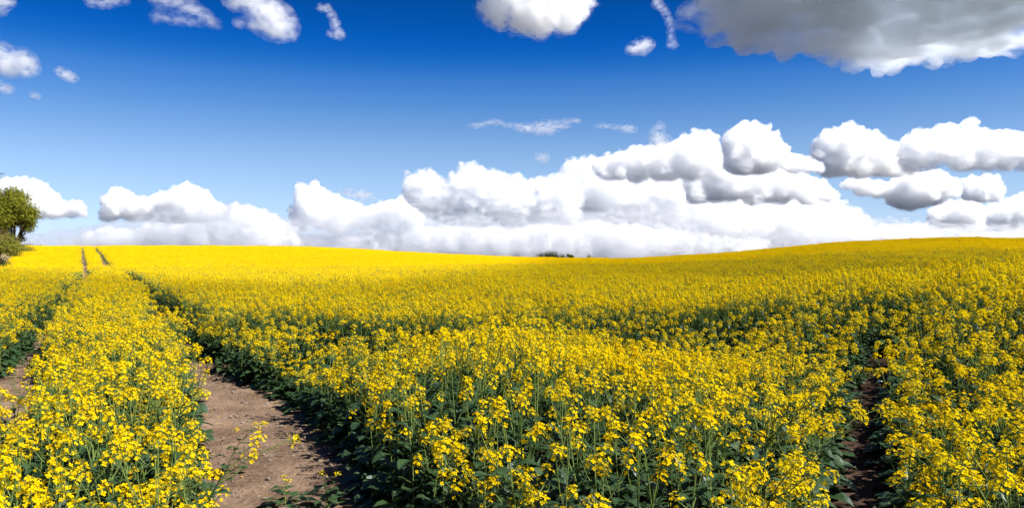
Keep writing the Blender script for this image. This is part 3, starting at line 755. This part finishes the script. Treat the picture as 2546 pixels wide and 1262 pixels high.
# ---- left
add('white cloud standing behind the tree at the left edge', top=[(-40, 470), (15, 447), (50, 442), (90, 454), (125, 482), (150, 503), (178, 506), (200, 500), (216, 526)], base=542, od=2.3)
add('cloud with a bright knob at its left end low over the tracks', top=[(272, 505), (290, 470), (312, 478), (345, 494), (400, 492), (440, 472), (470, 459), (500, 476), (530, 500), (565, 520)], base=548, od=2.3)
add('broad pale cloud sloping down to the right above the sunlit left hill', top=[(380, 556), (480, 534), (580, 510), (620, 512), (680, 536), (730, 572), (745, 602)], base=632, od=2.3)
add('cloud with a narrow bright tower at its left end left of the middle', top=[(742, 510), (750, 466), (768, 457), (790, 470), (830, 488), (870, 506), (920, 522), (970, 502), (1010, 492), (1045, 515)], base=574, od=2.3)
add('small faint puff floating above the narrow towered cloud', puffs=[(865, 480, 9, 1.6), (900, 484, 11, 1.5), (925, 490, 7)], D=9000, od=1.5)
# ---- the main bank
add('great white cumulus bank with two domed towers over the middle of the skyline', top=[(1012, 470), (1030, 432), (1058, 421), (1085, 446), (1118, 456), (1138, 428), (1160, 406), (1185, 416), (1202, 426), (1226, 421), (1246, 436), (1262, 441), (1282, 436), (1302, 452), (1340, 442), (1390, 432), (1420, 440)], base=[(1010, 500), (1060, 540), (1130, 562), (1250, 566), (1430, 558)], od=2.3, seed=3)
add('big rounded cumulus dome right of the double towered bank', top=[(1405, 440), (1418, 402), (1432, 396), (1470, 393), (1520, 406), (1545, 432), (1565, 458), (1585, 490)], base=555, od=2.3, seed=4)
add('greyish cloud shoulder joining the rounded dome on its right', top=[(1570, 490), (1600, 460), (1650, 440), (1700, 430), (1732, 440), (1752, 500)], base=552, od=2.3, seed=5)
add('pale veil of cloud behind the rounded dome', top=[(1490, 392), (1550, 380), (1600, 366), (1640, 362), (1680, 352), (1712, 340), (1732, 326), (1752, 324), (1772, 356), (1800, 392)], base=450, od=2.3, seed=6)
add('wispy knob of cloud rising from the pale veil', puffs=[(1640, 318, 10), (1632, 340, 14), (1650, 355, 14)], D=5000, od=1.6, seed=7)
add('tall sharp cloud tower over the right hill slope', top=[(1812, 365), (1830, 322), (1860, 304), (1890, 311), (1915, 336), (1935, 366), (1965, 386), (2010, 396), (2045, 410)], base=432, od=2.3, seed=8)
add('wide cloud under the sharp tower', top=[(1722, 430), (1745, 404), (1775, 400), (1850, 412), (1950, 422), (2000, 440), (2060, 462), (2086, 492)], base=506, od=2.3, seed=9)
add('lopsided white cloud with a steep left side at the right', top=[(2048, 340), (2056, 328), (2075, 320), (2096, 309), (2120, 322), (2150, 321), (2182, 342), (2222, 366), (2262, 392), (2282, 425)], base=440, od=2.3, seed=10)
add('large white cloud cut by the right edge', top=[(2258, 350), (2300, 326), (2350, 308), (2372, 313), (2400, 308), (2430, 322), (2480, 326), (2560, 331), (2640, 345)], base=424, od=2.3, seed=11)
add('ragged small cloud below the lopsided white cloud', top=[(2085, 462), (2120, 444), (2170, 450), (2210, 455), (2260, 434), (2330, 427), (2368, 456), (2378, 480)], base=[(2085, 470), (2200, 500), (2260, 515), (2380, 498)], od=2.3, seed=12)
add('square little cloud near the right edge', top=[(2398, 458), (2418, 442), (2440, 444), (2456, 434), (2478, 458)], base=500, od=2.3, seed=13)
add('upright little cloud low over the right hill top', top=[(2318, 530), (2350, 508), (2380, 502), (2412, 496), (2432, 530)], base=572, od=2.3, seed=14)
add('cloud low at the right edge above the hill', top=[(2448, 540), (2482, 508), (2520, 488), (2570, 480), (2640, 490)], base=576, od=2.3, seed=15)
add('hazy white bank filling the sky behind the rounded dome and wide cloud', top=[(1380, 470), (1450, 440), (1560, 420), (1680, 400), (1760, 395), (1850, 430), (1980, 450), (2060, 480), (2150, 540)], base=625, D=26000, od=1.6, seed=33)
add('thin hazy veil of cloud lying low along the whole skyline', top=[(-60, 585), (120, 580), (300, 552), (420, 520), (560, 505), (700, 545), (900, 525), (1050, 525), (1300, 540), (1600, 520), (1900, 500), (2150, 545), (2400, 560), (2620, 556)], base=644, D=9500, od=.55, seed=34, amp=.7)
# ---- thin shreds in the blue
add('thin streaky cloud shreds alone in the blue above the middle bank', puffs=[(1185, 312, 6, 2.6), (1225, 303, 6, 2), (1275, 313, 5, 2.2), (1310, 318, 8, 2.6), (1350, 322, 10, 2.6), (1395, 310, 7, 2.4), (1430, 300, 6, 1.8), (1340, 305, 5, 2)], D=4600, od=1.3, seed=16, amp=1.5)
add('small thin streak right of the streaky shreds', puffs=[(1490, 312, 5, 1.6), (1530, 316, 5, 2), (1562, 321, 7, 2)], D=4600, od=1.2, seed=17, amp=1.4)
add('tiny faint puff above the double towered bank', puffs=[(1352, 392, 10), (1335, 388, 6)], D=6000, od=1.2, seed=18)
add('bright rounded cloud at the top edge above the middle', top=[(1222, -60), (1250, -110), (1320, -130), (1400, -120), (1430, -60), (1446, -20)], base=[(1218, 30), (1240, 72), (1300, 66), (1352, 98), (1385, 74), (1430, 52), (1448, 14)], D=2500, od=2.3, seed=19, flat=.6, rmax=70, lump=.35)
add('torn pale fringe left of the huge grey bellied cloud', puffs=[(1715, 30, 16, 1.3), (1755, 28, 20, 1.3), (1790, 30, 24), (1820, 40, 26), (1770, 85, 10, 1.5), (1680, 60, 7)], D=2300, od=1.8, seed=21, amp=1.4)
add('small puff in the blue left of the huge grey bellied cloud', puffs=[(1575, 124, 10, 1.3), (1595, 116, 14), (1612, 112, 11)], D=2600, od=2.0, seed=22)
add('faint torn wisps at the top edge beside the grey bellied cloud', puffs=[(1632, 8, 9), (1650, 25, 7), (1664, 50, 7), (1672, 112, 7, 1.4)], D=2600, od=1.0, seed=23, amp=1.5)
add('slanting streak of cloud at the top edge on the left', puffs=[(400, 0, 12, 1.6), (440, 6, 14, 1.6), (480, 22, 14), (512, 42, 12), (540, 62, 8), (455, 52, 9, 1.4), (388, 42, 10)], D=2300, od=1.1, seed=24, amp=1.3)
add('larger slanting puff at the top edge right of the streak', puffs=[(600, -8, 22, 1.4), (645, 5, 28), (668, 30, 30), (690, 55, 30), (715, 68, 20), (690, 82, 16), (600, 55, 10, 1.4)], D=2300, od=2.2, seed=25)
add('thin curled wisp standing upright in the blue on the left', puffs=[(798, 20, 7), (815, 22, 7), (828, 42, 7), (835, 62, 8), (845, 85, 9), (818, 84, 6)], D=2400, od=1.6, seed=26, amp=1.4)
add('faint shred at the top edge in the left corner', puffs=[(235, 6, 9, 1.8), (270, 5, 10, 1.8), (310, 6, 6, 1.8)], D=2300, od=1.0, seed=27, amp=1.4)
add('small shred in the top left corner', puffs=[(-5, 6, 16, 1.4), (20, 5, 9, 1.4), (2, 30, 8)], D=2300, od=1.4, seed=28, amp=1.4)
add('grey white puff at the left edge high above the tree', puffs=[(0, 140, 24), (30, 155, 24), (60, 150, 20), (72, 168, 16), (10, 165, 18), (84, 178, 7, 1.5)], D=2700, od=2.0, seed=29)
add('small tilted puff right of the left edge puff', puffs=[(148, 178, 8), (165, 186, 10), (180, 195, 7, 1.4)], D=2800, od=2, seed=30)
add('small shred at the left edge below the grey white puff', puffs=[(5, 214, 9), (20, 222, 8, 1.3)], D=2900, od=1.7, seed=31)
add('tiny shred between the left edge and the blue', puffs=[(84, 236, 6, 1.5), (95, 243, 5)], D=3000, od=1.6, seed=32)
def finish_cloud(label, balls, vox, seed, amp, rref, mat, sub=2):
    V, Fc, nv = [], [], 0
    for c, r, sz in balls:
        iv, fi = ICO[sub]; V.append(iv * np.array([r, r, r * sz]) + np.array(c)); Fc.extend([tuple(i + nv for i in f) for f in fi]); nv += len(iv)
    me = bpy.data.meshes.new('tmp'); me.from_pydata(np.concatenate(V).tolist(), [], Fc)
    o = bpy.data.objects.new('tmp', me); col.objects.link(o)
    rm = o.modifiers.new('r', 'REMESH'); rm.mode = 'VOXEL'; rm.voxel_size = vox
    dg = bpy.context.evaluated_depsgraph_get(); m2 = bpy.data.meshes.new_from_object(o.evaluated_get(dg), depsgraph=dg)
    bpy.data.objects.remove(o); bpy.data.meshes.remove(me)
    q = np.empty(len(m2.vertices) * 3); m2.vertices.foreach_get('co', q); q = q.reshape(-1, 3)
    no = np.empty(len(q) * 3); m2.vertices.foreach_get('normal', no); no = no.reshape(-1, 3)
    dsp = np.array([.7 * noise.turbulence(Vector(p / rref) + Vector((seed, 0, 0)), 4, True, amplitude_scale=.55, frequency_scale=2.1) - .3 for p in q])
    q = q + no * (dsp * amp * rref)[:, None]; m2.vertices.foreach_set('co', q.ravel()); m2.update()
    m2.polygons.foreach_set('use_smooth', np.ones(len(m2.polygons), dtype=bool)); m2.materials.clear(); m2.materials.append(mat)
    oo = bpy.data.objects.new('cloud', m2); col.objects.link(oo); org = q.mean(0); m2.transform(Matrix.Translation(-Vector(org))); oo.location = org
    tag(oo, label, 'cloud'); return oo
def belly_cloud():
    # seen from below: its far edge makes the lower outline, its flat belly comes on towards the camera above the frame
    rng = random.Random(20); balls = []; h = 620.0
    far = [(1770, 20), (1800, 60), (1832, 96), (1905, 124), (2000, 132), (2100, 142), (2168, 164), (2214, 178), (2262, 152), (2350, 146), (2546, 126), (2750, 105), (3000, 60), (3300, -60)]
    x = 1790
    while x < 3250:
        yb = float(np.interp(x, [p[0] for p in far], [p[1] for p in far])); df = h * F / (CY - yb)
        dn = np.interp(x, [1770, 1850, 2100, 3300], [df * .93, 1500, 950, 900]); d = df
        while d > dn:
            edge = min(1, (df - d) / 420 + .12) * min(1, (x - 1760) / 260 + .15)
            r = 60 + 150 * edge * rng.uniform(.8, 1.1)
            X, Y = (x - CX) / F * d, d
            balls.append((Vector((X + rng.uniform(-20, 20), Y, h + r * .55 - CAM.z)), r, .6))
            if edge > .6: balls.append((Vector((X, Y, h + r * 1.3)), r * rng.uniform(.9, 1.2), 1.0))
            for q in range(2):
                rr = rng.uniform(14, 40); balls.append((Vector((X + rng.uniform(-1, 1) * r * .9, Y + rng.uniform(-.9, .9) * r, h + rng.uniform(.0, .5) * r * .4)), rr, .8))
            d -= r * .75
        x += 45 if x < 2300 else 70
    finish_cloud('huge grey bellied cloud across the upper right corner', balls, 10, 20, .30, 90, cloud_mat('cloud_vapour', .019, (.958, .980, 1.0), aniso=.4, scale=.009, lo=.42, hi=.6, floor=.06))
belly_cloud()
for i, (lab, kw) in enumerate(CL):
    kw.setdefault('seed', 40 + i); cloud(lab, **kw)
# the thin cloud sheet overhead that shades the near field and the right hill, its torn edge passing over the left hill
def shade_cloud(H=420.0, T=9.0, od=.85):
    NX, NY = 70, 60; xs_ = np.linspace(-75, 190, NX); V = []
    edge = lambda x: float(interp_s(x, [-75, -33, -25, -19, -10, -6, -3, 0, 3, 8, 190], [58, 50, 42, 34, 27, 24, 28, 54, 115, 290, 300], 1.5))
    off = SD * (H / SD.z); top, bot = [], []
    for x in xs_:
        e_ = edge(x); w = np.interp(x, [-20, -8, -3, 0, 6], [3, 4, 9, 28, 60])
        for j in range(NY):
            v = j / (NY - 1); y = -60 + (e_ + 60) * v
            t = float(sstep(0, w, e_ - y) * sstep(0, 20, y + 60) * sstep(0, 20, 190 - x))
            t *= .85 + .5 * noise.fractal(Vector((x * .03, y * .03, 3)), .8, 2, 4)
            t = max(t * float(np.interp(y, [-60, 13, 25, 46, 70, 300], [.36, .38, .78, .78, .58, .58])), .004) * T
            top.append((x, y, t * .6)); bot.append((x, y, -t * .4))
    V = [tuple(Vector(p) + off) for p in top + bot]; m_ = NX * NY; fs = []
    for i in range(NX - 1):
        for j in range(NY - 1):
            q = i * NY + j; f = (q, q + NY, q + NY + 1, q + 1); fs.append(f); fs.append(tuple(k_ + m_ for k_ in f[::-1]))
    ring = [i * NY for i in range(NX)] + [(NX - 1) * NY + j for j in range(1, NY)] + [i * NY + NY - 1 for i in range(NX - 2, -1, -1)] + [j for j in range(NY - 2, 0, -1)]
    for a, b in zip(ring, ring[1:] + ring[:1]): fs.append((a, a + m_, b + m_, b))
    me = bpy.data.meshes.new('cloud'); me.from_pydata(V, [], fs); me.materials.append(cloud_mat('cloud_vapour', od / T)); me.update()
    o = bpy.data.objects.new('cloud', me); col.objects.link(o)
    tag(o, 'thin ragged cloud sheet overhead whose shade lies on the near field', 'cloud'); return o
shade_cloud()
print('counts', n, n2)
